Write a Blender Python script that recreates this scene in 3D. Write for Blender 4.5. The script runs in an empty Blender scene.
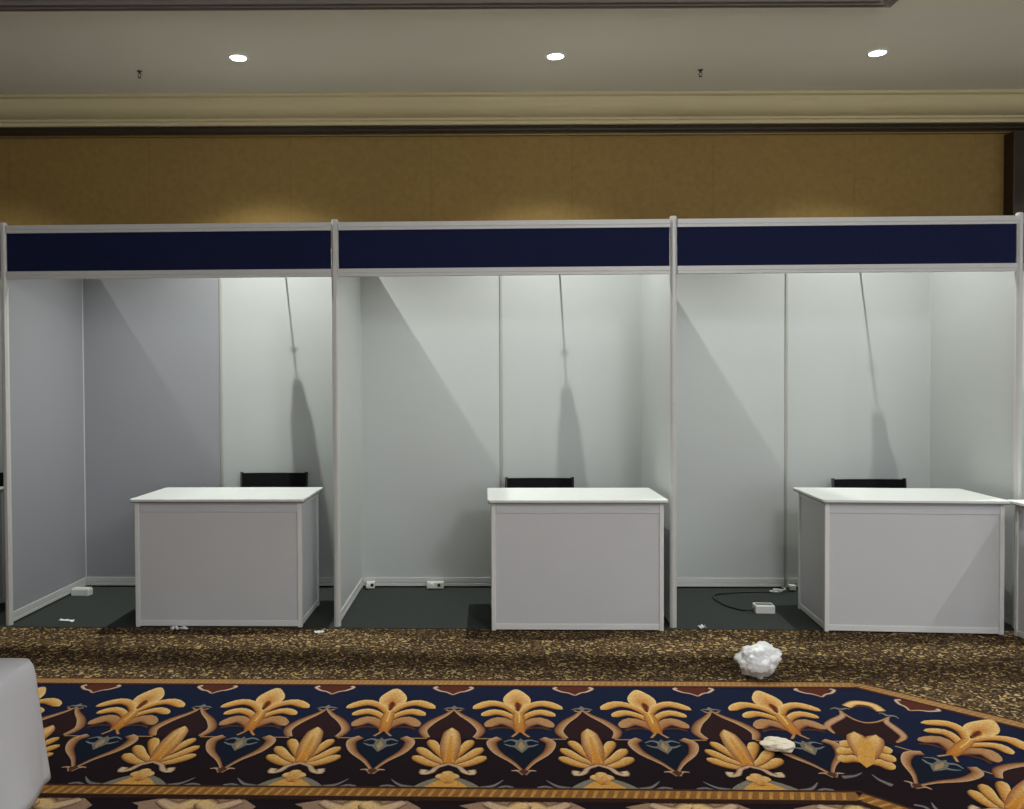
import bpy, bmesh, math, random
from mathutils import Vector, Matrix, noise
random.seed(7)
scene = bpy.context.scene
COL = scene.collection
PI = math.pi

# ------------------------------------------------------------------ materials
def srgb(r, g, b):
    f = lambda c: (c/255/12.92) if c/255 <= .04045 else ((c/255+.055)/1.055)**2.4
    return (f(r), f(g), f(b), 1)

def mat(name, col, rough=.6, metal=0, noise_amt=0., noise_scale=30, bump=0., bump_scale=200, spec=.5, col2=None):
    m = bpy.data.materials.new(name); m.use_nodes = True
    nt = m.node_tree; b = nt.nodes['Principled BSDF']
    b.inputs['Base Color'].default_value = col
    b.inputs['Roughness'].default_value = rough
    b.inputs['Metallic'].default_value = metal
    b.inputs['Specular IOR Level'].default_value = spec
    tc = nt.nodes.new('ShaderNodeTexCoord')
    if noise_amt > 0 or col2:
        n = nt.nodes.new('ShaderNodeTexNoise'); n.inputs['Scale'].default_value = noise_scale
        n.inputs['Detail'].default_value = 4
        nt.links.new(tc.outputs['Object'], n.inputs['Vector'])
        mx = nt.nodes.new('ShaderNodeMix'); mx.data_type = 'RGBA'
        c2 = col2 or tuple(c*(1-noise_amt) for c in col[:3])+(1,)
        mx.inputs[6].default_value = col; mx.inputs[7].default_value = c2
        nt.links.new(n.outputs['Fac'], mx.inputs[0])
        nt.links.new(mx.outputs[2], b.inputs['Base Color'])
    if bump > 0:
        n2 = nt.nodes.new('ShaderNodeTexNoise'); n2.inputs['Scale'].default_value = bump_scale
        nt.links.new(tc.outputs['Object'], n2.inputs['Vector'])
        bp = nt.nodes.new('ShaderNodeBump'); bp.inputs['Strength'].default_value = bump; bp.inputs['Distance'].default_value = .01
        nt.links.new(n2.outputs['Fac'], bp.inputs['Height'])
        nt.links.new(bp.outputs['Normal'], b.inputs['Normal'])
    return m

def emit(name, col, s):
    m = bpy.data.materials.new(name); m.use_nodes = True
    nt = m.node_tree; b = nt.nodes['Principled BSDF']
    b.inputs['Base Color'].default_value = (.8, .8, .8, 1)
    b.inputs['Emission Color'].default_value = col
    b.inputs['Emission Strength'].default_value = s
    return m

M = {}
M['greypanel'] = mat('greyer laminate panel', (.335, .34, .37, 1), .45, noise_amt=.05, noise_scale=3, spec=.3)  # darker, bluer tone than the white panel, used on two left-hand panels
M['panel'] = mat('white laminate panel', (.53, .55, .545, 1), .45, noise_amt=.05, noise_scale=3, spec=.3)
M['alu'] = mat('satin aluminium profile', (.66, .66, .645, 1), .5, .1, noise_amt=.08, noise_scale=12)
M['joint'] = mat('grey joint profile', (.40, .40, .375, 1), .5, .1, noise_amt=.08)
M['navy'] = mat('navy fascia fabric', (.010, .015, .060, 1), .85, noise_amt=.3, noise_scale=6, bump=.2, bump_scale=600, spec=.2)
M['top'] = mat('white counter top', (.76, .785, .77, 1), .35, noise_amt=.03, noise_scale=5)
M['edge'] = mat('shade-toned grey edge band', (.13, .13, .13, 1), .5, noise_amt=.1)  # grey band, darkened to paint in the shadow line under the counter top
M['ctrframe'] = mat('white counter frame', (.82, .82, .81, 1), .45, noise_amt=.05)
M['ctr'] = mat('counter panel', (.66, .665, .69, 1), .5, noise_amt=.05, noise_scale=4, spec=.3)
M['black'] = mat('black fabric', (.006, .006, .007, 1), .9, noise_amt=.3, noise_scale=80, bump=.3, bump_scale=500, spec=.2)
M['steel'] = mat('black tube steel', (.006, .006, .007, 1), .7, 0, noise_amt=.2)
M['lampmetal'] = mat('dark lamp metal', (.06, .06, .065, 1), .4, .6, noise_amt=.2)
M['ceil'] = mat('ceiling paint', (.80, .775, .68, 1), .9, noise_amt=.05, noise_scale=2, spec=.1)
M['cornice'] = mat('cream cornice paint', (.62, .53, .32, 1), .8, noise_amt=.06, noise_scale=4, spec=.1)
M['mould'] = mat('taupe moulding', (.24, .215, .205, 1), .7, noise_amt=.1, noise_scale=6)
M['darkwood'] = mat('dark wood', (.035, .018, .010, 1), .45, noise_amt=.5, noise_scale=14)
M['gold'] = mat('gilt line', (.32, .21, .07, 1), .45, .4, noise_amt=.3, noise_scale=20)
M['hall'] = mat('hall wall paint', (.42, .41, .39, 1), .9, noise_amt=.05)
M['booth_carpet'] = mat('grey green needle felt', (.060, .068, .064, 1), .95, noise_amt=.35, noise_scale=60, bump=.3, bump_scale=900, spec=.1)
M['cloth'] = mat('white table linen', (.54, .545, .575, 1), .85, noise_amt=.04, noise_scale=10, bump=.06, bump_scale=900, spec=.15)
M['tabletop'] = mat('plywood', (.35, .24, .13, 1), .6, noise_amt=.25, noise_scale=9)
M['paper'] = mat('white tissue', (.85, .86, .87, 1), .8, noise_amt=.06, noise_scale=20, spec=.2)
M['plastic_bag'] = mat('thin white plastic', (.86, .88, .90, 1), .38, noise_amt=.06, noise_scale=20)
M['cream'] = mat('cream paper', (.78, .70, .56, 1), .8, noise_amt=.08, noise_scale=30)
M['whiteplastic'] = mat('white plastic', (.80, .80, .76, 1), .4, noise_amt=.05)
M['cable'] = mat('black rubber cable', (.012, .012, .012, 1), .5, noise_amt=.2)
M['chrome'] = mat('chrome', (.6, .6, .6, 1), .25, .9, noise_amt=.05)
M['lamp'] = emit('glowing lamp lens', (1, .97, .90, 1), 14)

# wallpaper: tan with vertical seams every metre and a fine mottled weave
def wallpaper():
    m = bpy.data.materials.new('tan wallpaper'); m.use_nodes = True
    nt = m.node_tree; N = nt.nodes; L = nt.links; b = N['Principled BSDF']
    b.inputs['Roughness'].default_value = .7; b.inputs['Specular IOR Level'].default_value = .2
    tc = N.new('ShaderNodeTexCoord'); sep = N.new('ShaderNodeSeparateXYZ'); L.new(tc.outputs['Object'], sep.inputs[0])
    n = N.new('ShaderNodeTexNoise'); n.inputs['Scale'].default_value = 26; n.inputs['Detail'].default_value = 6
    L.new(tc.outputs['Object'], n.inputs['Vector'])
    mx = N.new('ShaderNodeMix'); mx.data_type = 'RGBA'
    mx.inputs[6].default_value = (.32, .21, .066, 1); mx.inputs[7].default_value = (.21, .13, .038, 1)
    L.new(n.outputs['Fac'], mx.inputs[0])
    # panel-to-panel tint and seams
    a = N.new('ShaderNodeMath'); a.operation = 'MULTIPLY_ADD'; a.inputs[1].default_value = 1/1.035; a.inputs[2].default_value = 10.49
    L.new(sep.outputs[0], a.inputs[0])
    fr = N.new('ShaderNodeMath'); fr.operation = 'FRACT'; L.new(a.outputs[0], fr.inputs[0])
    lt = N.new('ShaderNodeMath'); lt.operation = 'LESS_THAN'; lt.inputs[1].default_value = .014; L.new(fr.outputs[0], lt.inputs[0])
    sm = N.new('ShaderNodeMath'); sm.operation = 'MULTIPLY'; sm.inputs[1].default_value = .14; L.new(lt.outputs[0], sm.inputs[0])
    mx2 = N.new('ShaderNodeMix'); mx2.data_type = 'RGBA'; mx2.inputs[7].default_value = (.12, .07, .02, 1)
    L.new(sm.outputs[0], mx2.inputs[0]); L.new(mx.outputs[2], mx2.inputs[6])
    L.new(mx2.outputs[2], b.inputs['Base Color'])
    return m
M['wallpaper'] = wallpaper()

# leopard-spot broadloom
def leopard():
    m = bpy.data.materials.new('leopard carpet'); m.use_nodes = True
    nt = m.node_tree; N = nt.nodes; L = nt.links; b = N['Principled BSDF']
    b.inputs['Roughness'].default_value = .95; b.inputs['Specular IOR Level'].default_value = .1
    tc = N.new('ShaderNodeTexCoord')
    nz = N.new('ShaderNodeTexNoise'); nz.inputs['Scale'].default_value = 22; nz.inputs['Detail'].default_value = 3
    L.new(tc.outputs['Object'], nz.inputs['Vector'])
    ad = N.new('ShaderNodeMixRGB'); ad.blend_type = 'LINEAR_LIGHT'; ad.inputs[0].default_value = .045
    L.new(tc.outputs['Object'], ad.inputs[1]); L.new(nz.outputs['Color'], ad.inputs[2])
    v = N.new('ShaderNodeTexVoronoi'); v.feature = 'F1'; v.inputs['Scale'].default_value = 34
    L.new(ad.outputs[0], v.inputs['Vector'])
    cr = N.new('ShaderNodeValToRGB'); e = cr.color_ramp.elements
    e[0].position = .0; e[0].color = (.52, .40, .19, 1)
    e[1].position = 1; e[1].color = (.015, .009, .007, 1)
    for p, c in ((.20, (.48, .365, .165, 1)), (.30, (.36, .26, .12, 1)), (.40, (.045, .028, .017, 1)), (.66, (.032, .020, .013, 1)), (.78, (.20, .13, .06, 1))):
        x = cr.color_ramp.elements.new(p); x.color = c
    L.new(v.outputs['Distance'], cr.inputs[0])
    n2 = N.new('ShaderNodeTexNoise'); n2.inputs['Scale'].default_value = 9; n2.inputs['Detail'].default_value = 5
    L.new(tc.outputs['Object'], n2.inputs['Vector'])
    mx = N.new('ShaderNodeMix'); mx.data_type = 'RGBA'; mx.blend_type = 'MULTIPLY'; mx.inputs[0].default_value = .7
    cr2 = N.new('ShaderNodeValToRGB'); cr2.color_ramp.elements[0].position = .3; cr2.color_ramp.elements[1].position = .65
    cr2.color_ramp.elements[0].color = (.6, .55, .5, 1); cr2.color_ramp.elements[1].color = (1.1, 1.05, 1, 1)
    L.new(n2.outputs['Fac'], cr2.inputs[0]); L.new(cr.outputs[0], mx.inputs[6]); L.new(cr2.outputs[0], mx.inputs[7])
    L.new(mx.outputs[2], b.inputs['Base Color'])
    return m
M['leopard'] = leopard()

# dyed carpet: colour attribute with pile mottling
def dyed():
    m = bpy.data.materials.new('dyed pile carpet'); m.use_nodes = True
    nt = m.node_tree; N = nt.nodes; L = nt.links; b = N['Principled BSDF']
    b.inputs['Roughness'].default_value = .95; b.inputs['Specular IOR Level'].default_value = .08
    at = N.new('ShaderNodeAttribute'); at.attribute_name = 'Dye'
    tc = N.new('ShaderNodeTexCoord'); n = N.new('ShaderNodeTexNoise'); n.inputs['Scale'].default_value = 120; n.inputs['Detail'].default_value = 4
    L.new(tc.outputs['Object'], n.inputs['Vector'])
    cr = N.new('ShaderNodeValToRGB'); cr.color_ramp.elements[0].position = .3; cr.color_ramp.elements[1].position = .7
    cr.color_ramp.elements[0].color = (.62, .60, .58, 1); cr.color_ramp.elements[1].color = (1.1, 1.1, 1.1, 1)
    L.new(n.outputs['Fac'], cr.inputs[0])
    mx = N.new('ShaderNodeMix'); mx.data_type = 'RGBA'; mx.blend_type = 'MULTIPLY'; mx.inputs[0].default_value = .8
    L.new(at.outputs['Color'], mx.inputs[6]); L.new(cr.outputs[0], mx.inputs[7])
    L.new(mx.outputs[2], b.inputs['Base Color'])
    return m
M['dyed'] = dyed()

# ------------------------------------------------------------------ helpers
def box(bm, x0, x1, y0, y1, z0, z1, mi=0):
    vs = [bm.verts.new((x, y, z)) for z in (z0, z1) for y in (y0, y1) for x in (x0, x1)]
    for q in ((0, 2, 3, 1), (4, 5, 7, 6), (0, 1, 5, 4), (2, 6, 7, 3), (0, 4, 6, 2), (1, 3, 7, 5)):
        f = bm.faces.new([vs[i] for i in q]); f.material_index = mi
    return vs

def prism(bm, pts, axis, a0, a1, mi=0):
    """extrude a closed 2-D outline along an axis; pts are the other two coordinates in xyz order"""
    def put(p, a):
        q = list(p); q.insert(axis, a); return q
    A = [bm.verts.new(put(p, a0)) for p in pts]; B = [bm.verts.new(put(p, a1)) for p in pts]
    n = len(pts)
    for i in range(n):
        f = bm.faces.new((A[i], A[(i+1) % n], B[(i+1) % n], B[i])); f.material_index = mi
    for ring in (A[::-1], B):
        f = bm.faces.new(ring); f.material_index = mi

def tube(bm, pts, r, n=10, cap=True):
    pts = [Vector(p) for p in pts]; rings = []
    rr = r if isinstance(r, (list, tuple)) else [r]*len(pts)
    for i, p in enumerate(pts):
        t = (pts[min(i+1, len(pts)-1)]-pts[max(i-1, 0)]).normalized()
        a = Vector((0, 0, 1)) if abs(t.z) < .9 else Vector((1, 0, 0))
        u = t.cross(a).normalized(); v = t.cross(u)
        rings.append([bm.verts.new(p+(u*math.cos(2*PI*k/n)+v*math.sin(2*PI*k/n))*rr[i]) for k in range(n)])
    for a, b in zip(rings, rings[1:]):
        for k in range(n):
            bm.faces.new((a[k], a[(k+1) % n], b[(k+1) % n], b[k])).smooth = True
    if cap:
        bm.faces.new(rings[0][::-1]); bm.faces.new(rings[-1])

def obj(name, bm, m, parent=None, bevel=0, smooth=False):
    bmesh.ops.recalc_face_normals(bm, faces=bm.faces)
    me = bpy.data.meshes.new(name); bm.to_mesh(me); bm.free()
    for x in (m if isinstance(m, (list, tuple)) else [m]):
        me.materials.append(x)
    o = bpy.data.objects.new(name, me); COL.objects.link(o)
    if parent: o.parent = parent
    if smooth:
        for p in me.polygons: p.use_smooth = True
    if bevel:
        md = o.modifiers.new('bevel', 'BEVEL'); md.width = bevel; md.segments = 2; md.limit_method = 'ANGLE'
    return o

def part(name, fn, m, parent, bevel=0, smooth=False, label=None):
    bm = bmesh.new(); fn(bm); o = obj(name, bm, m, parent, bevel, smooth)
    if label: o['label'] = label
    return o

def tag(o, label, cat, group=None):
    o['label'] = label; o['category'] = cat
    if group: o['group'] = group
    return o

def thing(name, label, cat, loc=(0, 0, 0), rz=0, group=None):
    o = bpy.data.objects.new(name, None); COL.objects.link(o)
    o.location = loc; o.rotation_euler = (0, 0, rz); o.empty_display_size = .1
    return tag(o, label, cat, group)

def struct(name, fn, m, bevel=0):
    o = part(name, fn, m, None, bevel); o['kind'] = 'structure'; return o

def dup(root, loc, label, rz=None, group=None):
    r = root.copy(); COL.objects.link(r); r.location = loc
    if rz is not None: r.rotation_euler = (0, 0, rz)
    r['label'] = label
    if group: r['group'] = group
    for ch in list(root.children):
        c = ch.copy(); COL.objects.link(c); c.parent = r
        for g in list(ch.children):
            d = g.copy(); COL.objects.link(d); d.parent = c
    return r

# ------------------------------------------------------------------ room shell
CH = 3.52           # soffit height
WY = 1.25           # back wall
XL, XR, YF = -9., 9., -13.5
EX, EY = 2.07, -.36  # corner of the recessed ceiling field
FRZ = 3.30

def f_ceil(bm):
    box(bm, XL, XR, EY, WY, CH, CH+.06)
    box(bm, EX, XR, YF, EY, CH, CH+.06)
    box(bm, XL, EX, YF, EY, 3.86, 3.92)
    box(bm, XL, EX, EY-.001, EY+.05, CH+.06, 3.86)
    box(bm, EX-.001, EX+.05, YF, EY, CH+.06, 3.86)
struct('ceiling', f_ceil, M['ceil'])
struct('wall_back', lambda bm: box(bm, XL, XR, WY, WY+.1, 0, 3.92), M['wallpaper'])
struct('wall_left', lambda bm: box(bm, XL-.1, XL, YF, WY+.1, 0, 3.92), M['hall'])
struct('wall_right', lambda bm: box(bm, XR, XR+.1, YF, WY+.1, 0, 3.92), M['hall'])
struct('wall_front', lambda bm: box(bm, XL, XR, YF-.1, YF, 0, 3.92), M['hall'])

# cornice: stepped cove between soffit and wall
cor = [(1.245, CH-.002), (1.02, CH-.002), (1.02, CH-.022), (1.045, CH-.03), (1.052, CH-.05)]
for k in range(1, 8):
    a = k/8*PI/2
    cor.append((1.052+.115*(1-math.cos(a)), CH-.05-.085*math.sin(a)))
cor += [(1.170, CH-.137), (1.170, CH-.152), (1.188, CH-.156), (1.188, CH-.180), (1.245, CH-.184)]
struct('trim_1', lambda bm: prism(bm, cor, 0, XL, XR), M['cornice'])
def f_rail(bm):
    zt = CH-.186
    prof = [(1.248, zt), (1.200, zt), (1.196, zt-.012), (1.206, zt-.02), (1.206, zt-.032), (1.222, zt-.044), (1.222, zt-.052), (1.248, zt-.055)]
    prism(bm, prof, 0, XL, XR, 0)
    box(bm, XL, XR, 1.218, 1.248, zt-.064, zt-.056, 1)
M['rail'] = mat('dark carved picture rail', (.045, .028, .010, 1), .5, noise_amt=.6, noise_scale=40)
struct('trim_2', f_rail, [M['rail'], M['gold']])
struct('trim_3', lambda bm: (box(bm, 3.70, 4.6, 1.12, 1.249, .0, CH-.26), box(bm, 3.68, 4.62, 1.10, 1.12, 0, CH-.27)), M['darkwood'], .004)
# ridged moulding framing the recessed ceiling field
def f_mould(bm):
    prof = []
    ridge = [(0, 0), (0, -.022), (-.018, -.03), (-.03, -.012), (-.042, -.012), (-.05, -.03), (-.066, -.034), (-.08, -.014), (-.092, -.014), (-.10, -.034), (-.12, -.038), (-.15, -.016), (-.165, -.016), (-.175, -.03), (-.20, -.03), (-.20, 0)]
    # run along x, mitred at the corner, then toward the viewer
    A = [bm.verts.new((XL, EY+dy, CH+dz)) for dy, dz in ridge]
    B = [bm.verts.new((EX+dy, EY+dy, CH+dz)) for dy, dz in ridge]
    C = [bm.verts.new((EX+dy, YF, CH+dz)) for dy, dz in ridge]
    n = len(ridge)
    for P, Q in ((A, B), (B, C)):
        for i in range(n):
            bm.faces.new((P[i], P[(i+1) % n], Q[(i+1) % n], Q[i]))
    bm.faces.new(A); bm.faces.new(C[::-1])
struct('trim_4', f_mould, M['mould'])

# the hall wall and ceiling run at a slight angle to the row of booths
TILT = .028
for o in list(COL.objects):
    if o.name in ('ceiling', 'wall_back', 'trim_1', 'trim_2', 'trim_3', 'trim_4'):
        p = Vector((0, WY, 0)); rm = Matrix.Rotation(TILT, 3, 'Z')
        o.rotation_euler = (0, 0, TILT); o.location = p-rm@p

# ------------------------------------------------------------------ the carpet (floor)
bmF = bmesh.new()
dye = bmF.loops.layers.float_color.new('Dye')
STEP = .0004
SUB = [0]
class Frame:
    def __init__(s, o, e, n): s.o, s.e, s.n = Vector(o), Vector(e), Vector(n)
    def __call__(s, a, t): return s.o+s.e*a+s.n*t
def face(pts, cols, layer, mi=0):
    zs = layer if isinstance(layer, list) else [layer*STEP]*len(pts)
    vs = [bmF.verts.new((p[0], p[1], z)) for p, z in zip(pts, zs)]
    f = bmF.faces.new(vs); f.material_index = mi
    if not isinstance(cols, list): cols = [cols]*len(pts)
    for l, c in zip(f.loops, cols): l[dye] = c
    return f
def sub(layer):
    SUB[0] = (SUB[0]+1) % 17
    return layer*STEP+SUB[0]*1.5e-5
def poly(F, pts, col, layer):
    z = sub(layer); face([F(a, t) for a, t in pts], col, [z]*len(pts))
def lerp(a, b, k): return tuple(x+(y-x)*k for x, y in zip(a, b))
def bez(P, n=12):
    """Catmull-Rom through points"""
    out = []; m = len(P)
    for i in range(m-1):
        p0, p1, p2, p3 = P[max(i-1, 0)], P[i], P[i+1], P[min(i+2, m-1)]
        k = max(2, n//(m-1))
        for j in range(k+(i == m-2)):
            u = j/k
            out.append(tuple(.5*(2*b+(c-a)*u+(2*a-5*b+4*c-d)*u*u+(3*b-a-3*c+d)*u**3) for a, b, c, d in zip(p0, p1, p2, p3)))
    return out
def stroke(F, P, w, cin, cout, layer, cend=None, n=12, hi=None, ani=1.):
    """ribbon along P, width w(u): cin along the middle (to cend at the tip), cout on the lower edge, hi (or cout) on the upper"""
    c = bez(P, n); m = len(c); rows = []; z = sub(layer)
    sg = 1 if P[-1][0] >= P[0][0] else -1
    for i, p in enumerate(c):
        q0, q1 = c[max(i-1, 0)], c[min(i+1, m-1)]
        d = Vector((q1[0]-q0[0], q1[1]-q0[1])); d = d.normalized() if d.length else Vector((1, 0))
        nn = Vector((-d.y, d.x*ani))*sg; h = w(i/(m-1))/2
        pv = Vector(p)
        k = i/(m-1)
        ci = lerp(cin, cend, k) if cend else cin
        rows.append(([pv+nn*h, pv+nn*h*.4, pv-nn*h*.4, pv-nn*h], [cout, ci, lerp(ci, hi, .5) if hi else ci, hi or cout], z+i*3e-6))
    for (A, ca, za), (B, cb, zb) in zip(rows, rows[1:]):
        for j in range(3):
            face([F(*A[j]), F(*A[j+1]), F(*B[j+1]), F(*B[j])], [ca[j], ca[j+1], cb[j+1], cb[j]], [za, za, zb, zb])
def mir(P, s): return [(a*s, t) for a, t in P]
def petal(k0=.25, k1=1., wid=.05):
    """banana-shaped leaf: narrow at the root, widest near a rounded tip"""
    return lambda u: wid*(.50+.60*min(1, u/.70)**.9)*math.sqrt(max(.02, 1-max(0, (u-.72)/.28)**2))

def C3(r, g, b): return (r, g, b, 1)
NAVY = C3(.0065, .011, .034); DARK = C3(.011, .0055, .008); MAROON = C3(.024, .009, .010)
CRM = C3(.68, .46, .19); GOLD = C3(.56, .29, .065); ORG = C3(.42, .15, .022); BRZ = C3(.26, .095, .035); RED = C3(.10, .022, .012)
TAN = C3(.42, .23, .10); PINK = C3(.48, .31, .21); GRY = C3(.16, .17, .18); TEAL = C3(.10, .15, .18); BRN = C3(.075, .030, .016)
DBLU = C3(.0045, .008, .019); FIELD = C3(.40, .25, .15)

def flower(F):
    # three nested arching leaf pairs with a rounded bud on top
    for s in (1, -1):
        stroke(F, mir([(.0, .59), (.03, .52), (.085, .475), (.142, .54)], s), petal(wid=.056), BRZ, RED, 5, TAN, hi=TAN, ani=1.4)
        stroke(F, mir([(.012, .575), (.05, .55), (.10, .55), (.13, .575)], s), petal(wid=.024), BRN, DARK, 4)
        stroke(F, mir([(.0, .50), (.04, .42), (.10, .378), (.16, .42)], s), petal(wid=.046), ORG, RED, 6, GOLD, hi=CRM, ani=1.35)
        stroke(F, mir([(.0, .42), (.05, .315), (.12, .275), (.198, .34)], s), petal(wid=.050), ORG, RED, 7, GOLD, hi=CRM, ani=1.4)
        stroke(F, mir([(.0, .57), (.015, .61), (.035, .645)], s), lambda u: .014, TAN, BRN, 6)
    stroke(F, [(0, .60), (0, .48), (0, .38)], lambda u: .040+.016*math.sin(PI*u), ORG, BRZ, 8, GOLD)
    pts = []
    for k in range(30):
        a = 2*PI*k/30; r = .060*(1+.05*math.cos(4*a)-.10*(math.cos(a) < -.6))
        pts.append((r*math.sin(a)*(1-.12*math.cos(a)), .225-2.1*r*math.cos(a)))
    z = sub(9)
    for k in range(30):
        p, q = pts[k], pts[(k+1) % 30]
        face([F(0, .27), F(*p), F(*q)], [ORG, CRM, CRM], [z]*3)
    stroke(F, [(0, .355), (.003, .30), (0, .262)], lambda u: .034*math.sin(PI*min(1, u*.9+.05))+.002, RED, ORG, 10)
    stroke(F, [(0, .50), (.004, .43), (0, .37)], lambda u: .008, CRM, GOLD, 10)
def onion(F):
    inner = bez([(-.10, .665), (-.118, .72), (-.07, .84), (0, .955)], 15)
    poly(F, inner+[(-a, t) for a, t in inner[::-1]][1:], DBLU, 2)
    wf = lambda u: .034*(1-u)**.6*(.5+.9*math.sin(PI*min(1, u+.18)))*.8+.011
    for s in (1, -1):
        stroke(F, mir([(.085, .655), (.118, .70), (.098, .79), (.04, .88), (.004, .955)], s), wf, TAN, PINK, 4, TAN, 20, hi=RED)
        stroke(F, mir([(0, .985), (.022, .955), (.047, .957)], s), lambda u: .02*(1-u)+.006, PINK, BRN, 5)
        stroke(F, mir([(.012, .69), (.04, .675), (.07, .695)], s), lambda u: .016*(1-u)+.005, GRY, TEAL, 5)
        stroke(F, mir([(.012, .735), (.04, .735), (.068, .715)], s), lambda u: .018*(1-u)+.005, GRY, TEAL, 5)
        stroke(F, mir([(.10, .662), (.14, .662), (.185, .662)], s), lambda u: .010, TAN, BRN, 3)
    poly(F, [(0, .995), (-.02, .96), (0, .94), (.02, .96)], BRN, 6)
    poly(F, [(0, .66), (-.022, .70), (-.028, .75), (0, .80), (.028, .75), (.022, .70)], C3(.15, .14, .11), 6)
    poly(F, [(0, .69), (-.014, .735), (0, .785), (.014, .735)], C3(.32, .22, .12), 7)
def ogee(F):
    inner = bez([(0, .35), (-.055, .45), (-.115, .56), (-.105, .66)], 15)
    poly(F, inner+[(-a, t) for a, t in inner[::-1]][1:], MAROON, 2)
    wf = lambda u: .011+.028*math.sin(PI*min(1, u*.75+.02))**1.5
    for s in (1, -1):
        stroke(F, mir([(0, .345), (.035, .41), (.09, .49), (.122, .58), (.10, .655)], s), wf, TAN, PINK, 4, TAN, 20, hi=RED)
        stroke(F, mir([(0, .335), (.025, .33), (.046, .345)], s), lambda u: .018*(1-u)+.006, GRY, BRN, 5)
        stroke(F, mir([(0, .36), (.02, .365), (.035, .352)], s), lambda u: .012, TAN, BRN, 5)
    poly(F, [(0, .30), (-.014, .325), (0, .35), (.014, .325)], GRY, 6)
def side_leaves(F, base=(.0, .885)):
    for s in (1, -1):
        for base, mid, tip in (((.012, .925), (.075, .90), (.142, .835)), ((.010, .905), (.07, .845), (.128, .755)), ((.008, .88), (.052, .775), (.086, .68))):
            stroke(F, mir([base, mid, tip], s), petal(wid=.042), ORG, BRN, 6, GOLD, hi=CRM, ani=1.3)
def palm(F):
    side_leaves(F)
    stroke(F, [(0, .91), (0, .80), (0, .68), (0, .555)], lambda u: .022+.062*math.sin(PI*min(1, max(0, u*.82+.06)))-(.045*max(0, u-.85)/.15), ORG, BRZ, 7, CRM, 18)
    stroke(F, [(0, .89), (0, .78), (0, .64)], lambda u: .036*(1-u)+.006, C3(.50, .18, .025), GOLD, 8, GOLD)
    arch = [(-.07, .985), (-.045, .945), (0, .915), (.045, .945), (.07, .985), (.04, 1.005), (-.04, 1.005)]
    poly(F, arch, DARK, 7)
    for s in (1, -1):
        stroke(F, mir([(0, .905), (.04, .93), (.062, .972), (.092, .985), (.088, .955)], s), lambda u: .018+.018*u, PINK, BRN, 8, C3(.60, .46, .30))
    half = bez([(-.125, 1.095), (-.075, 1.04), (0, 1.00), (.075, 1.04), (.125, 1.095)], 16)
    poly(F, half, C3(.19, .17, .13), 3)
    half = bez([(-.085, 1.10), (-.05, 1.055), (0, 1.02), (.05, 1.055), (.085, 1.10)], 16)
    poly(F, half, GOLD, 4)
    for a in (-.5, 0, .5):
        stroke(F, [(0, 1.06), (.5*.05*a, 1.02), (.075*a, .965+.03*abs(a)*2)], petal(wid=.042), ORG, GOLD, 9, CRM)
    for s in (1, -1):
        stroke(F, mir([(.125, 1.095), (.17, 1.075), (.205, 1.03)], s), lambda u: .028*(1-u)+.003, GRY, BRN, 3)
        stroke(F, mir([(.18, 1.098), (.21, 1.08), (.24, 1.09)], s), lambda u: .016, GRY, BRN, 3)
def pendant(F):
    poly(F, [(-.085, .065), (-.04, .115), (0, .16), (.04, .115), (.085, .065), (.05, .045), (-.05, .045)], C3(.085, .022, .014), 3)
    for s in (1, -1):
        stroke(F, mir([(.0, .165), (.03, .13), (.06, .115), (.09, .075), (.075, .058)], s), lambda u: .012+.012*u, PINK, RED, 4, C3(.55, .42, .33))

OX, OY = 1.66, -.98
r2 = math.sqrt(.5)
FS = Frame((0, OY), (1, 0), (0, -1))                   # the straight run
FD = Frame((OX, OY), (r2, -r2), (-r2, -r2))            # the diagonal run after the corner
a8 = PI/8
FM = Frame((OX+.03, OY), (.82*math.cos(a8), -.82*math.sin(a8)), (-math.sin(a8), -math.cos(a8)))
T = 1.14
PER = .5665
Xend = -4.6
MT = math.tan(a8)
Dl = 3.2                                               # length of the diagonal run
def band(t0, t1, col, layer, mi=0):
    face([FS(Xend, t0), FS(Xend, t1), FS(OX-MT*t1, t1), FS(OX-MT*t0, t0)], col, layer, mi)
    face([FD(MT*t0, t0), FD(MT*t1, t1), FD(Dl, t1), FD(Dl, t0)], col, layer, mi)
# leopard surround: one large face under everything
face([(XL, YF), (XR, YF), (XR, WY), (XL, WY)], C3(.2, .12, .05), 0, 1)
band(0, .66, NAVY, 1); band(.66, T, DARK, 1)
# ropes
def rope(F, s0, s1, t, w, ca, cb, cc, pitch=.05, slant=.6):
    face([F(s0, t-w/2), F(s0, t+w/2), F(s1, t+w/2), F(s1, t-w/2)], cb, 5)
    n = int((s1-s0)/pitch)
    for k in range(n):
        a = s0+k*pitch; q = pitch*slant
        face([F(a, t+w*.42), F(a+q*.5, t+w*.42), F(a+q*1.4, t-w*.42), F(a+q*.7, t-w*.42)], [ca, ca, cc, cc], 6)
rope(FS, Xend, OX, 0, .062, C3(.40, .24, .10), C3(.30, .16, .06), C3(.36, .20, .07), .026)
rope(FD, 0, Dl, 0, .062, C3(.40, .24, .10), C3(.30, .16, .06), C3(.36, .20, .07), .026)
band(-.045, -.031, C3(.05, .022, .012), 4); band(.031, .05, C3(.06, .016, .01), 4)
TR = 1.135
rope(FS, Xend, OX-MT*TR, TR, .062, C3(.50, .28, .07), C3(.24, .11, .03), C3(.40, .18, .04), .036)
rope(FD, MT*TR, Dl, TR, .062, C3(.50, .28, .07), C3(.24, .11, .03), C3(.40, .18, .04), .036)
band(TR+.031, TR+.06, C3(.03, .012, .008), 6); band(TR-.043, TR-.031, C3(.05, .02, .01), 6)
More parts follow.
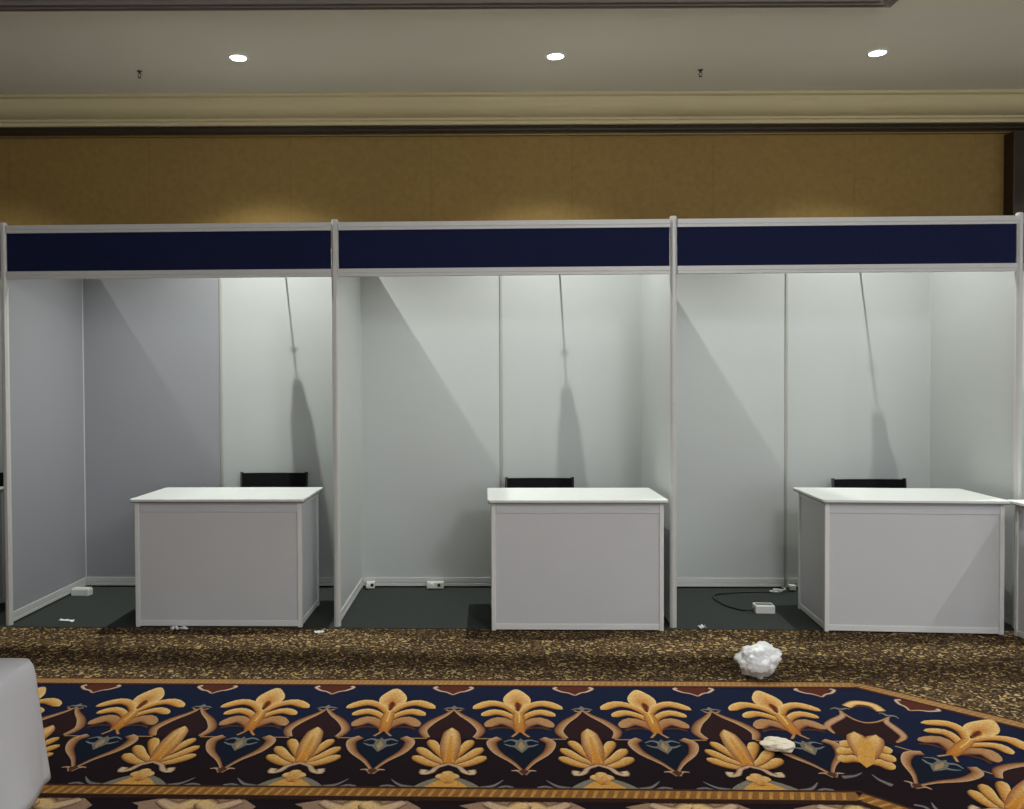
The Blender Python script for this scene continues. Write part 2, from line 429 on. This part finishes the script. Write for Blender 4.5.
# motifs
k = -8
xs = [.031+PER*k for k in range(-8, 3)]
for x in xs:
    F = Frame((x, OY), (1, 0), (0, -1)); flower(F); onion(F)
    if x < 1.0:
        G = Frame((x+PER/2, OY), (1, 0), (0, -1)); ogee(G); palm(G)
for x in [.031+PER*(k+.5) for k in range(-9, 3)]:
    pendant(Frame((x-.012, OY), (1, 0), (0, -1)))
for s in (.58, .58+PER, .58+2*PER, .58+3*PER):
    F = Frame(FD(s, -.06), FD.e, FD.n); flower(F); onion(F)
    G = Frame(FD(s+PER/2, -.03), FD.e, FD.n); ogee(G); palm(G)
    pendant(Frame(FD(s-PER/2+.0, 0), FD.e, FD.n))
# corner motif, symmetrical about the mitre
def corner(F):
    stroke(F, [(-.085, .335), (-.05, .275), (.0, .26), (.05, .275), (.085, .335)], lambda u: .055, CRM, BRZ, 4)
    stroke(F, [(-.075, .34), (0, .30), (.075, .34)], lambda u: .03, BRN, NAVY, 3)
    inner = [(-.115, .43), (-.05, .50), (0, .52), (.05, .50), (.115, .43), (.16, .60), (.13, .70), (-.13, .70), (-.16, .60)]
    poly(F, inner, MAROON, 2)
    stroke(F, [(-.12, .40), (-.06, .475), (0, .505), (.06, .475), (.12, .40)], lambda u: .016, TAN, BRN, 4)
    for s in (1, -1):
        stroke(F, mir([(.115, .40), (.105, .46), (.15, .54), (.175, .61), (.14, .68)], s), lambda u: .014+.034*math.sin(PI*u), PINK, RED, 4, TAN, 20)
        stroke(F, mir([(.115, .385), (.145, .375), (.165, .40)], s), lambda u: .022*(1-u)+.006, GRY, BRN, 5)
        stroke(F, mir([(.115, .385), (.085, .36), (.07, .37)], s), lambda u: .018*(1-u)+.006, GRY, BRN, 5)
        for (tx, tt) in ((.118, .95), (.125, .875), (.11, .80)):
            stroke(F, mir([(.0, tt-.02), (.06, tt-.035), (tx, tt)], s), petal(wid=.05), ORG, BRN, 6, GOLD, hi=CRM, ani=1.5)
        stroke(F, mir([(.005, .90), (.03, .76), (.05, .63)], s), lambda u: .06+.04*math.sin(PI*min(1, u))-(.07*max(0, u-.8)/.2), ORG, BRZ, 7, CRM, 16)
        stroke(F, mir([(.10, 1.10), (.05, 1.07), (.02, 1.03)], s), lambda u: .028*(1-u)+.003, GRY, BRN, 3)
    poly(F, [(0, .985), (-.035, .93), (-.04, .82), (-.03, .72), (0, .69), (.03, .72), (.04, .82), (.035, .93)], GOLD, 9)
corner(FM)
# inner field: pale scrolls on dark
FT = T+.055
face([FS(Xend, FT), FS(Xend, 7), FS(OX-MT*7, 7), FS(OX-MT*FT, FT)], C3(.30, .19, .13), 1)
face([FD(MT*FT, FT), FD(MT*7, 7), FD(Dl, 7), FD(Dl, FT)], C3(.30, .19, .13), 1)
for x in [.031+PER*(k+.5) for k in range(-9, 2)]:
    for j in range(8):
        F = Frame((x+(PER/2 if j % 2 else 0), OY-FT-j*.42), (1, 0), (0, -1))
        poly(F, [(-.13, .0), (-.08, .05), (-.10, .11), (-.03, .09), (0, .15), (.03, .09), (.10, .11), (.08, .05), (.05, .03), (.13, 0), (.04, -.01)], DARK, 2)
        stroke(F, [(-.24, .14), (-.13, .20), (0, .30), (.13, .20), (.24, .14)], lambda u: .045, GOLD, BRN, 3, CRM)
        stroke(F, [(0, .30), (0, .22), (0, .10)], petal(wid=.09), ORG, BRZ, 4, CRM)
        for s in (1, -1):
            stroke(F, mir([(.14, .01), (.22, .06), (.28, .01)], s), petal(wid=.08), C3(.52, .36, .26), BRN, 3, CRM)
bmesh.ops.recalc_face_normals(bmF, faces=bmF.faces)
for f in bmF.faces:
    if f.normal.z < 0: f.normal_flip()
me = bpy.data.meshes.new('floor'); bmF.to_mesh(me); bmF.free()
me.materials.append(M['dyed']); me.materials.append(M['leopard'])
floor = bpy.data.objects.new('floor', me); COL.objects.link(floor); floor['kind'] = 'structure'

# ------------------------------------------------------------------ booth carpet
def f_bc(bm):
    box(bm, -5.05, 5.6, -.045, 1.03, .0003, .0035)
tag(part('booth_carpet', f_bc, M['booth_carpet'], None), 'dark grey-green felt carpet strip laid under the row of booths', 'carpet')
ZB = .0036

# ------------------------------------------------------------------ shell-scheme booths
BH = 2.416
def octo(bm, x, y, z0, z1, r=.021):
    prism(bm, [(x+r*math.cos(PI/8+k*PI/4), y+r*math.sin(PI/8+k*PI/4)) for k in range(8)], 2, z0, z1)
def grooved(bm, axis, a0, a1, c, z0, z1, th):
    """aluminium beam with a groove along both faces; c = centre on the thin axis"""
    h = z1-z0; e = th/2; g = .004
    P = [(-e, 0), (-e, .30*h), (-e+g, .34*h), (-e+g, .40*h), (-e, .44*h), (-e, h), (e, h), (e, .44*h), (e-g, .40*h), (e-g, .34*h), (e, .30*h), (e, 0)]
    prism(bm, [(c+a, z0+b) for a, b in P], axis, a0, a1)

def partition(loc, label):
    t = thing('partition_wall', label, 'partition', loc, 0, 'white partition walls between the booths')
    def post(bm, y):
        octo(bm, 0, y, 0, BH+.006); octo(bm, 0, y, BH+.0065, BH+.012, .017)
    part('post', lambda bm: post(bm, 0), M['alu'], t)
    part('post', lambda bm: octo(bm, 0, 1, 0, BH+.006, .010), M['panel'], t)
    part('panel', lambda bm: box(bm, -.004, .004, .0195, .9905, .07, BH-.046), M['panel'], t)
    part('bottom_rail', lambda bm: grooved(bm, 1, .021, .979, 0, .012, .070, .022), M['alu'], t)
    part('top_rail', lambda bm: grooved(bm, 1, .021, .979, 0, BH-.046, BH-.002, .022), M['alu'], t)
    return t
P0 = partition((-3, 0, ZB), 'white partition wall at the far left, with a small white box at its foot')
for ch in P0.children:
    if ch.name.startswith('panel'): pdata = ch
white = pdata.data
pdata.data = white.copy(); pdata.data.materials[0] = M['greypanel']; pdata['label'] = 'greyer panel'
dup(P0, (-1, 0, ZB), 'white partition wall standing between the left booth and the middle booth')
dup(P0, (1, 0, ZB), 'white partition wall between the middle booth and the booth with the black cable')
dup(P0, (3, 0, ZB), 'white partition wall at the far right, its foot hidden by two counters')

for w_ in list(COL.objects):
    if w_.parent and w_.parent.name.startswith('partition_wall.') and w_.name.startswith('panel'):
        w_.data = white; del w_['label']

def back(loc, label):
    t = thing('booth_back_wall', label, 'back wall', loc, 0, 'white back walls of the booths')
    part('panel', lambda bm: box(bm, -.9905, -.0112, -.004, .004, .07, BH-.046), M['panel'], t)
    part('panel', lambda bm: box(bm, .0112, .9905, -.004, .004, .07, BH-.046), M['panel'], t)
    part('post', lambda bm: octo(bm, 0, 0, 0, BH+.006, .012), M['joint'], t)
    for s in (-1, 1):
        a, b = sorted((s*.0112, s*.9895))
        part('bottom_rail', lambda bm: grooved(bm, 0, a, b, 0, .012, .070, .022), M['alu'], t)
        part('top_rail', lambda bm: grooved(bm, 0, a, b, 0, BH-.046, BH-.002, .022), M['alu'], t)
    return t
B0 = back((-2, 1, ZB), 'white two-panel back wall of the left booth, behind the leftmost full counter')
dup(B0, (0, 1, ZB), 'white two-panel back wall of the middle booth')
dup(B0, (2, 1, ZB), 'white two-panel back wall of the booth with the black cable')
dup(B0, (-4, 1, ZB), 'sliver of white back wall past the leftmost post, at the photo edge')
dup(B0, (4, 1, ZB), 'bright sliver of white back wall past the rightmost post')

def fascia(loc, label):
    t = thing('fascia_board', label, 'fascia', loc, 0, 'navy fascia boards over the booths')
    part('board', lambda bm: box(bm, -.976, .976, -.008, .008, 2.138, 2.366), M['navy'], t)
    part('top_rail', lambda bm: (grooved(bm, 0, -.9785, .9785, 0, 2.366, 2.413, .034)), M['alu'], t)
    part('bottom_rail', lambda bm: (grooved(bm, 0, -.9785, .9785, 0, 2.094, 2.138, .034)), M['alu'], t)
    return t
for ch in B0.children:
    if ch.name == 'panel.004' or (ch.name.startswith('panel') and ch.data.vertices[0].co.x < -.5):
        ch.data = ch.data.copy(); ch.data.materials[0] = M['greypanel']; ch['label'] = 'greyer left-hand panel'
F0 = fascia((-2, 0, 0), 'blank navy fascia board between white rails over the left booth')
dup(F0, (0, 0, 0), 'blank navy fascia board between white rails over the middle booth')
dup(F0, (2, 0, 0), 'blank navy fascia board over the booth with the black cable')
dup(F0, (-4, 0, 0), 'end of a navy fascia board cut off by the left photo edge')
dup(F0, (4, 0, 0), 'end of a navy fascia board cut off by the right photo edge')

# ------------------------------------------------------------------ counters
CW, CD, CT = 1.004, .53, .771
def counter(loc, rz, label):
    t = thing('display_counter', label, 'counter', loc, rz, 'white display counters in the booths')
    w = CW/2; p = .026; zr = CT-.02
    for x in (-w, w-p):
        for y in (0, CD-p):
            part('corner_post', lambda bm: box(bm, x, x+p, y, y+p, 0, zr-.0005), M['ctrframe'], t, .003)
    def side(y0, y1):
        return lambda bm: box(bm, -w+p+.0005, w-p-.0005, y0, y1, .04, zr-.062)
    part('front_panel', side(.008, .014), M['ctr'], t)
    part('back_panel', side(CD-.014, CD-.008), M['ctr'], t)
    for x in (-w+.008, w-.014):
        part('side_panel', lambda bm: box(bm, x, x+.006, p+.0005, CD-p-.0005, .04, zr-.03), M['ctr'], t)
    for y in (.003, CD-.021):
        part('rail', lambda bm: box(bm, -w+p+.0005, w-p-.0005, y, y+.018, zr-.062, zr-.001), M['ctr'], t, .002)
        part('rail', lambda bm: box(bm, -w+p+.0005, w-p-.0005, y, y+.018, .006, .04), M['ctrframe'], t, .002)
    for x in (-w+.003, w-.021):
        part('rail', lambda bm: box(bm, x, x+.018, p+.0005, CD-p-.0005, zr-.03, zr-.001), M['ctrframe'], t, .002)
        part('rail', lambda bm: box(bm, x, x+.018, p+.0005, CD-p-.0005, .006, .04), M['ctrframe'], t, .002)
    def rrect(x0, x1, y0, y1, r, n=5):
        out = []
        for cx, cy, a0 in ((x1-r, y0+r, -PI/2), (x1-r, y1-r, 0), (x0+r, y1-r, PI/2), (x0+r, y0+r, PI)):
            out += [(cx+r*math.cos(a0+k/n*PI/2), cy+r*math.sin(a0+k/n*PI/2)) for k in range(n+1)]
        return out
    o = -.022
    tp = part('counter_top', lambda bm: prism(bm, rrect(-w+o, w-o, -.03, CD+.055, .02), 2, zr+.005, CT), M['top'], t, .002)
    part('edge_band', lambda bm: prism(bm, rrect(-w+o+.002, w-o-.002, -.028, CD+.053, .02), 2, zr, zr+.005), M['edge'], tp)
    return t
C0 = counter((-1.708, -.04, ZB), 0, 'white display counter in the left booth, in front of its black chair')
dup(C0, (.425, -.092, ZB), 'white display counter in the middle booth, standing close to the right-hand partition')
c3 = dup(C0, (2.350, -.118, ZB), 'white display counter with a slanting shadow, beside the black cable and white socket box', -.065); c3.scale = (.985, 1, 1)
dup(C0, (-3.83, .02, ZB), 'corner of a white counter past the leftmost post at the photo edge')
dup(C0, (3.370, -.70, .0), 'white counter cut off by the right photo edge, standing in front of the last post', math.radians(-4))

# ------------------------------------------------------------------ chairs
def chair(loc, label):
    t = thing('office_chair', label, 'chair', loc, 0, 'black chairs behind the counters')
    # origin under the backrest; the seat reaches toward the viewer (-y)
    w = .225
    def seat(bm): box(bm, -w, w, -.36, -.01, .41, .45)
    part('seat', seat, M['black'], t, .014)
    def backr(bm):
        n = 8
        for k in range(n):
            x0, x1 = -w+2*w*k/n, -w+2*w*(k+1)/n
            c = lambda x: .018*(1-(x/w)**2)
            vs = []
            for x in (x0, x1):
                for y, z in ((-.012, .56), (.012, .56), (.037, .812), (.013, .812)):
                    vs.append(bm.verts.new((x, y+c(x), z)))
            for q in ((0, 1, 5, 4), (1, 2, 6, 5), (2, 3, 7, 6), (3, 0, 4, 7)):
                bm.faces.new([vs[i] for i in q])
            if k == 0: bm.faces.new(vs[:4])
            if k == n-1: bm.faces.new(vs[4:])
        bmesh.ops.remove_doubles(bm, verts=bm.verts, dist=1e-5)
    part('backrest', backr, M['black'], t)
    for s in (-1, 1):
        part('back_upright', lambda bm: tube(bm, [(s*(w+.004), -.02, .40), (s*(w+.004), 0, .56), (s*(w+.004), .027, .82)], .011), M['steel'], t)
        part('leg', lambda bm: tube(bm, [(s*(w-.02), -.34, .004), (s*(w-.01), -.34, .41)], .011), M['steel'], t)
        part('leg', lambda bm: tube(bm, [(s*(w-.01), .03, .004), (s*(w-.01), -.03, .41)], .011), M['steel'], t)
    return t
H0 = chair((-1.605, .90, ZB), 'black chair back showing over the counter of the left booth'); H0.scale = (1, 1, 1.018)
c = dup(H0, (.264, .85, ZB), 'black chair back showing over the counter of the middle booth'); c.scale = (1, 1, .976)
c = dup(H0, (2.525, .85, ZB), 'black chair back over the counter nearest the black cable'); c.scale = (1.06, 1, .962)
c = dup(H0, (-3.71, .93, ZB), 'edge of a black chair back past the leftmost post'); c.scale = (1, 1, 1.02)

# ------------------------------------------------------------------ arm spotlights on top of the back walls (out of sight behind the fascias)
LX = [-3.66, -1.66, .342, 2.345, 4.35]; LY = .37
def armlight(loc, label):
    t = thing('arm_spotlight', label, 'spotlight', loc, 0, 'arm spotlights that cast the long shadows')
    part('clamp', lambda bm: box(bm, -.016, .016, -.026, .014, .012, .03), M['lampmetal'], t, .003)
    part('arm', lambda bm: tube(bm, [(0, -.005, .026), (0, -.10, .034), (0, -.235, .03), (0, -.31, .024)], [.0065, .005, .0035, .0025]), M['lampmetal'], t)
    def head(bm):
        prof = [(-.302, .008), (-.304, .020), (-.322, .026), (-.334, .028), (-.336, .037), (-.37, .040), (-.41, .043), (-.44, .043)]
        tube(bm, [(0, y, .02) for y, r in prof], [r for y, r in prof], 20)
    part('lamp_head', head, M['lampmetal'], t)
    part('joint', lambda bm: tube(bm, [(-.016, -.262, .029), (.016, -.262, .029)], .003), M['lampmetal'], t)
    return t
A0 = armlight((-1.55, 1, BH), 'thin dark arm spotlight over the back wall of the left booth'); A0.scale = (1, 1.07, 1)
a_ = dup(A0, (.405, 1, BH), 'thin dark arm spotlight over the back wall of the middle booth'); a_.scale = (1, 1.01, 1)
a_ = dup(A0, (2.482, 1, BH), 'thin dark arm spotlight over the back wall of the right-hand full booth'); a_.scale = (1, 1.05, 1)

# ------------------------------------------------------------------ ceiling downlights and sprinklers
def downlight(loc, label):
    t = thing('ceiling_downlight', label, 'downlight', loc, 0, 'recessed ceiling downlights')
    def ring(bm):
        n = 28; R = [(.066, 0), (.062, -.006), (.052, -.006), (.050, -.001)]
        rings = [[bm.verts.new((r*math.cos(2*PI*k/n), r*math.sin(2*PI*k/n), z)) for k in range(n)] for r, z in R]
        for a, b in zip(rings, rings[1:]):
            for k in range(n): bm.faces.new((a[k], a[(k+1) % n], b[(k+1) % n], b[k]))
    part('trim_ring', ring, M['whiteplastic'], t, smooth=True)
    def lens(bm):
        n = 28
        bm.faces.new([bm.verts.new((.051*math.cos(2*PI*k/n), .051*math.sin(2*PI*k/n), -.003)) for k in range(n)])
    part('lens', lens, M['lamp'], t)
    return t
D0 = downlight((LX[1], LY+TILT*LX[1], CH-.0005), 'glowing round ceiling downlight above the left booth')
dup(D0, (LX[2], LY+TILT*LX[2], CH-.0005), 'glowing round ceiling downlight above the middle booth')
dup(D0, (4.4, -2.6, CH-.0005), 'ceiling downlight on the right-hand soffit, out of the picture')
dup(D0, (LX[3]+.015, LY+TILT*LX[3]-.03, CH-.0005), 'glowing round ceiling downlight nearest the right end of the ceiling')
for x, y, en in [(x, LY+TILT*x-(.03 if x > 2 else 0), 100 if x < -3 else 330 if x > 4 else 265 if x < 0 else 225 if x < 1 else 205) for x in LX]+[(4.4, -2.6, 150)]:
    l = bpy.data.lights.new('downlight_beam', 'SPOT'); l.energy = en; l.color = (.97, 1.0, .93)
    l.spot_size = math.radians(108 if y > -1 else 145); l.spot_blend = 1; l.shadow_soft_size = .014
    o = bpy.data.objects.new('downlight_beam', l); COL.objects.link(o); o.location = (x, y, CH-.012)

def sprinkler(loc, label):
    t = thing('sprinkler_head', label, 'sprinkler', loc, 0, 'ceiling sprinkler heads')
    part('escutcheon', lambda bm: tube(bm, [(0, 0, 0), (0, 0, -.005)], [.022, .018], 16), M['lampmetal'], t)
    def body(bm):
        tube(bm, [(0, 0, -.0055), (0, 0, -.022)], .007, 8)
        for s in (-1, 1): tube(bm, [(s*.006, 0, -.02), (s*.014, 0, -.034), (s*.003, 0, -.052)], .0035, 6)
    part('frame', body, M['lampmetal'], t)
    part('deflector', lambda bm: tube(bm, [(0, 0, -.0525), (0, 0, -.055)], .014, 12), M['lampmetal'], t)
    return t
S0 = sprinkler((-2.375, .53, CH-.0005), 'small dark sprinkler head on the ceiling left of the leftmost downlight')
S0.scale = (.8, .8, .8)
dup(S0, (1.32, .66, CH-.0005), 'small dark sprinkler head on the ceiling between the middle and right downlights')

# ------------------------------------------------------------------ cloth-covered table in the left foreground
TX1, TY1, TX0, TY0, TZ = -1.247, -2.985, -3.05, -3.73, .75
t = thing('folding_table', 'folding table hidden under the white cloth at the left edge', 'table', ((TX0+TX1)/2, (TY0+TY1)/2, 0))
hw, hd = (TX1-TX0)/2, (TY1-TY0)/2
part('tabletop', lambda bm: box(bm, -hw+.012, hw-.012, -hd+.012, hd-.012, TZ-.03, TZ-.002), M['tabletop'], t, .004)
for sx in (-1, 1):
    for sy in (-1, 1):
        part('leg', lambda bm: tube(bm, [(sx*(hw-.32), sy*(hd-.08), .0045), (sx*(hw-.28), sy*(hd-.08), TZ-.031)], .013), M['steel'], t)
def f_cloth(bm):
    W, D, R = hw+.004, hd+.004, .038
    per = []
    def side(p, q, n):
        for k in range(n): per.append((p[0]+(q[0]-p[0])*k/n, p[1]+(q[1]-p[1])*k/n))
    def arc(cx, cy, a0, n=10):
        for k in range(n): per.append((cx+R*math.cos(a0+k/n*PI/2), cy+R*math.sin(a0+k/n*PI/2)))
    side((-W+R, -D), (W-R, -D), 60); arc(W-R, -D+R, -PI/2); side((W, -D+R), (W, D-R), 30); arc(W-R, D-R, 0)
    side((W-R, D), (-W+R, D), 60); arc(-W+R, D-R, PI/2); side((-W, D-R), (-W, -D+R), 30); arc(-W+R, -D+R, PI)
    n = len(per); rows = []
    nr = 16; drop = .318
    for r in range(nr+1):
        u = r/nr; ring = []
        for k, (x, y) in enumerate(per):
            p, q = per[k-1], per[(k+1) % n]
            tx, ty = q[0]-p[0], q[1]-p[1]; L = math.hypot(tx, ty); nx, ny = ty/L, -tx/L
            s = k/n
            wave = (noise.noise((s*38, 0, 3.1))*.016+math.sin(s*2*PI*19)*.006)*u**1.3
            off = -.010*(1-min(1, u*6))**2+.030*u+wave
            z = TZ+.002-(.012*min(1, u*6)**.6 if u < 1/6 else .012)-(drop-.012)*max(0, u-.04)/.96
            z += .003*noise.noise((s*25, u*3, 9))*u
            ring.append(bm.verts.new((x+nx*off, y+ny*off, z)))
        rows.append(ring)
    for a, b in zip(rows, rows[1:]):
        for k in range(n): bm.faces.new((a[k], a[(k+1) % n], b[(k+1) % n], b[k]))
    bm.faces.new(rows[0])
o = part('tablecloth', f_cloth, M['cloth'], None, smooth=True)
o.location = ((TX0+TX1)/2, (TY0+TY1)/2, 0)
tag(o, 'white cloth with rounded corner draped over the table in the left foreground', 'tablecloth')
md = o.modifiers.new('thickness', 'SOLIDIFY'); md.thickness = .0015; md.offset = 1

# ------------------------------------------------------------------ litter and cables
def crumple(bm, rx, ry, rz, seed, amp=.35, sub=4, freq=2.2):
    bmesh.ops.create_icosphere(bm, subdivisions=sub, radius=1)
    for v in bm.verts:
        d = v.co.normalized(); s = Vector((seed, seed*.7, seed*1.3))
        k = 1+amp*noise.noise(d*freq+s)+amp*.5*abs(noise.noise(d*freq*2.3+s*2))+amp*.22*abs(noise.noise(d*freq*5+s))-.1
        v.co = Vector((d.x*rx*k, d.y*ry*k, d.z*rz*k))
    zm = min(v.co.z for v in bm.verts)
    for v in bm.verts: v.co.z = max(v.co.z-zm-.012*rz/.1, 0)
def bag(bm):
    crumple(bm, .096, .085, .088, 5.3, .30, 5, 1.8)
    for v in bm.verts:          # torn ear of plastic sticking out to the right
        if v.co.x > .055:
            k = (v.co.x-.055)/.06; v.co.x += .04*k; v.co.z += .035*k*(1 if v.co.z > .06 else .3)
o = part('plastic_bag', bag, M['plastic_bag'], None, smooth=True); o.location = (1.225, -.87, .0006)
tag(o, 'crumpled white plastic bag lying on the leopard carpet', 'bag')
o = part('crumpled_paper', lambda bm: crumple(bm, .066, .05, .022, 8.1, .3, 4, 1.6), M['cream'], None)
o.location = (1.035, -1.735, .004); o.rotation_euler = (0, 0, -.15)
tag(o, 'flattened cream paper scrap lying on the flowered carpet border', 'paper')

def scrap(name, x, y, lx, ly, rz, label, cat='paper', m='paper', z=ZB, lift=.008, seed=1.):
    def f(bm):
        n = 7; g = []
        for i in range(n+1):
            row = []
            for j in range(4):
                u, v = i/n-.5, j/3-.5
                h = abs(noise.noise((u*4+seed, v*3, seed)))*lift*2.2+.0006
                row.append(bm.verts.new((u*lx*(1-.15*abs(v)), v*ly*(1-.35*noise.noise((u*3, seed, 2.))), h)))
            g.append(row)
        for i in range(n):
            for j in range(3): bm.faces.new((g[i][j], g[i+1][j], g[i+1][j+1], g[i][j+1]))
    o = part(name, f, M[m], None); o.location = (x, y, z); o.rotation_euler = (0, 0, rz)
    md = o.modifiers.new('thickness', 'SOLIDIFY'); md.thickness = .0008
    return tag(o, label, cat)
scrap('paper_scrap', -2.69, .085, .105, .03, -.25, 'white paper strip on the booth carpet near the leftmost partition', seed=1.3)
scrap('paper_scrap', 1.165, -.03, .042, .035, .5, 'small white paper crumb by the foot of the post near the plastic bag', seed=4.7, lift=.016)
scrap('plastic_scrap', -1.93, -.085, .10, .05, .1, 'torn clear-white plastic scrap at the foot of the left booth counter', 'plastic', 'plastic_bag', z=.0006, lift=.02, seed=2.9)
scrap('paper_scrap', -1.085, -.13, .06, .03, .4, 'tiny white paper scrap on the leopard carpet right of the left counter', z=.0006, seed=7.2)

# white box at the foot of the far-left partition
t = thing('plug_box', 'small white plastic box lying at the foot of the far left partition', 'socket box', (-2.905, .74, ZB), -.12)
part('body', lambda bm: box(bm, -.065, .065, -.03, .03, 0, .048), M['whiteplastic'], t, .006)
part('lid', lambda bm: box(bm, -.06, .06, -.026, .026, .0485, .053), M['whiteplastic'], t, .002)

# extension socket with its cable
t = thing('extension_socket', 'white extension socket box with a black cable on the booth carpet', 'extension socket', (1.642, .345, ZB), -.05)
body = part('body', lambda bm: box(bm, -.060, .060, -.045, .045, 0, .05), M['whiteplastic'], t, .005)
part('socket_face', lambda bm: box(bm, -.05, .05, -.02, .02, .0502, .052), M['edge'], body, .002)
cab = bez([(-.060, 0, .02), (-.12, .01, .008), (-.20, .12, .006), (-.24, .30, .006), (-.20, .43, .006), (-.02, .50, .006), (.18, .53, .007), (.30, .565, .02), (.335, .575, .028)], 64)
part('cable', lambda bm: tube(bm, cab, .0052, 8), M['cable'], t)
pl = part('plug', lambda bm: (box(bm, .325, .365, .55, .60, .012, .046)), M['whiteplastic'], t, .004)
def coil(bm):
    pts = [(.20+.035*math.cos(a)+.02*a/6, .50+.03*math.sin(a), .010+.002*a) for a in [k*.35 for k in range(40)]]
    tube(bm, pts, .0032, 6)
part('spare_lead', coil, M['whiteplastic'], t, label='loose coil of thin white lead')

# sockets clipped to the bottom rail of the middle booth
def rail_socket(x, label, w=.05):
    t = thing('rail_socket', label, 'socket', (x, .955, ZB), 0)
    b = part('body', lambda bm: box(bm, -w, w, -.022, .022, .004, .052), M['whiteplastic'], t, .006)
    part('plug', lambda bm: tube(bm, [(-w*.4, -.0225, .03), (-w*.4, -.05, .03)], .015, 10), M['whiteplastic'], t)
    part('socket_hole', lambda bm: tube(bm, [(w*.45, -.0222, .03), (w*.45, -.0235, .03)], .012, 10), M['cable'], b)
rail_socket(-.47, 'white socket with plug at the foot of the middle booth back wall', .06)
rail_socket(-.93, 'little white socket in the corner of the middle booth by the left partition', .03)

# ------------------------------------------------------------------ hall fill lighting, added without fixtures
def area(name, loc, rot, sx, sy, e, col):
    l = bpy.data.lights.new(name, 'AREA'); l.shape = 'RECTANGLE'; l.size = sx; l.size_y = sy; l.energy = e; l.color = col
    o = bpy.data.objects.new(name, l); COL.objects.link(o); o.location = loc; o.rotation_euler = rot
    return o
l = bpy.data.lights.new('hall_fill_point', 'POINT'); l.energy = 150; l.color = (.95, .97, 1.0); l.shadow_soft_size = .3  # added unseen point fill for the counter fronts, soffit and upper wall
o = bpy.data.objects.new('hall_fill_point', l); COL.objects.link(o); o.location = (1.5, -4.3, 2.9)
area('hall_fill_overhead', (5.5, -7.0, 3.45), (0, 0, 0), 4, 6, 60, (.98, .95, 1.0))  # unseen overhead fill, added to brighten surfaces facing the viewer
area('hall_fill_rear', (4.0, -13, 2.2), (PI/2, 0, 0), 7, 2.6, 230, (.90, .95, 1.0))  # added fill panel behind the viewer; no window is built there
w = bpy.data.worlds.new('hall'); scene.world = w; w.use_nodes = True
w.node_tree.nodes['Background'].inputs[0].default_value = (.55, .6, .75, 1)
w.node_tree.nodes['Background'].inputs[1].default_value = .02

# ------------------------------------------------------------------ camera
cx, cy, cz, yaw, pitch, roll, fpx = -.1042, -5.1342, 1.4368, -.0285, -.0209, -.0045, 863.94
fw = Vector((math.sin(yaw)*math.cos(pitch), math.cos(yaw)*math.cos(pitch), math.sin(pitch)))
rt = Vector((math.cos(yaw), -math.sin(yaw), 0)); up = rt.cross(fw)
rr = rt*math.cos(roll)+up*math.sin(roll); uu = up*math.cos(roll)-rt*math.sin(roll)
cd = bpy.data.cameras.new('camera'); cam = bpy.data.objects.new('camera', cd); COL.objects.link(cam)
cd.sensor_fit = 'HORIZONTAL'; cd.sensor_width = 36; cd.lens = fpx*36/1024
cd.shift_x = 50.47/1024; cd.clip_start = .05
mw = Matrix((rr, uu, -fw)).transposed().to_4x4(); mw.translation = (cx, cy, cz)
cam.matrix_world = mw
scene.camera = cam

vs = scene.view_settings
vs.view_transform = 'Standard'; vs.look = 'None'; vs.gamma = 1; vs.use_curve_mapping = False; vs.exposure = 0
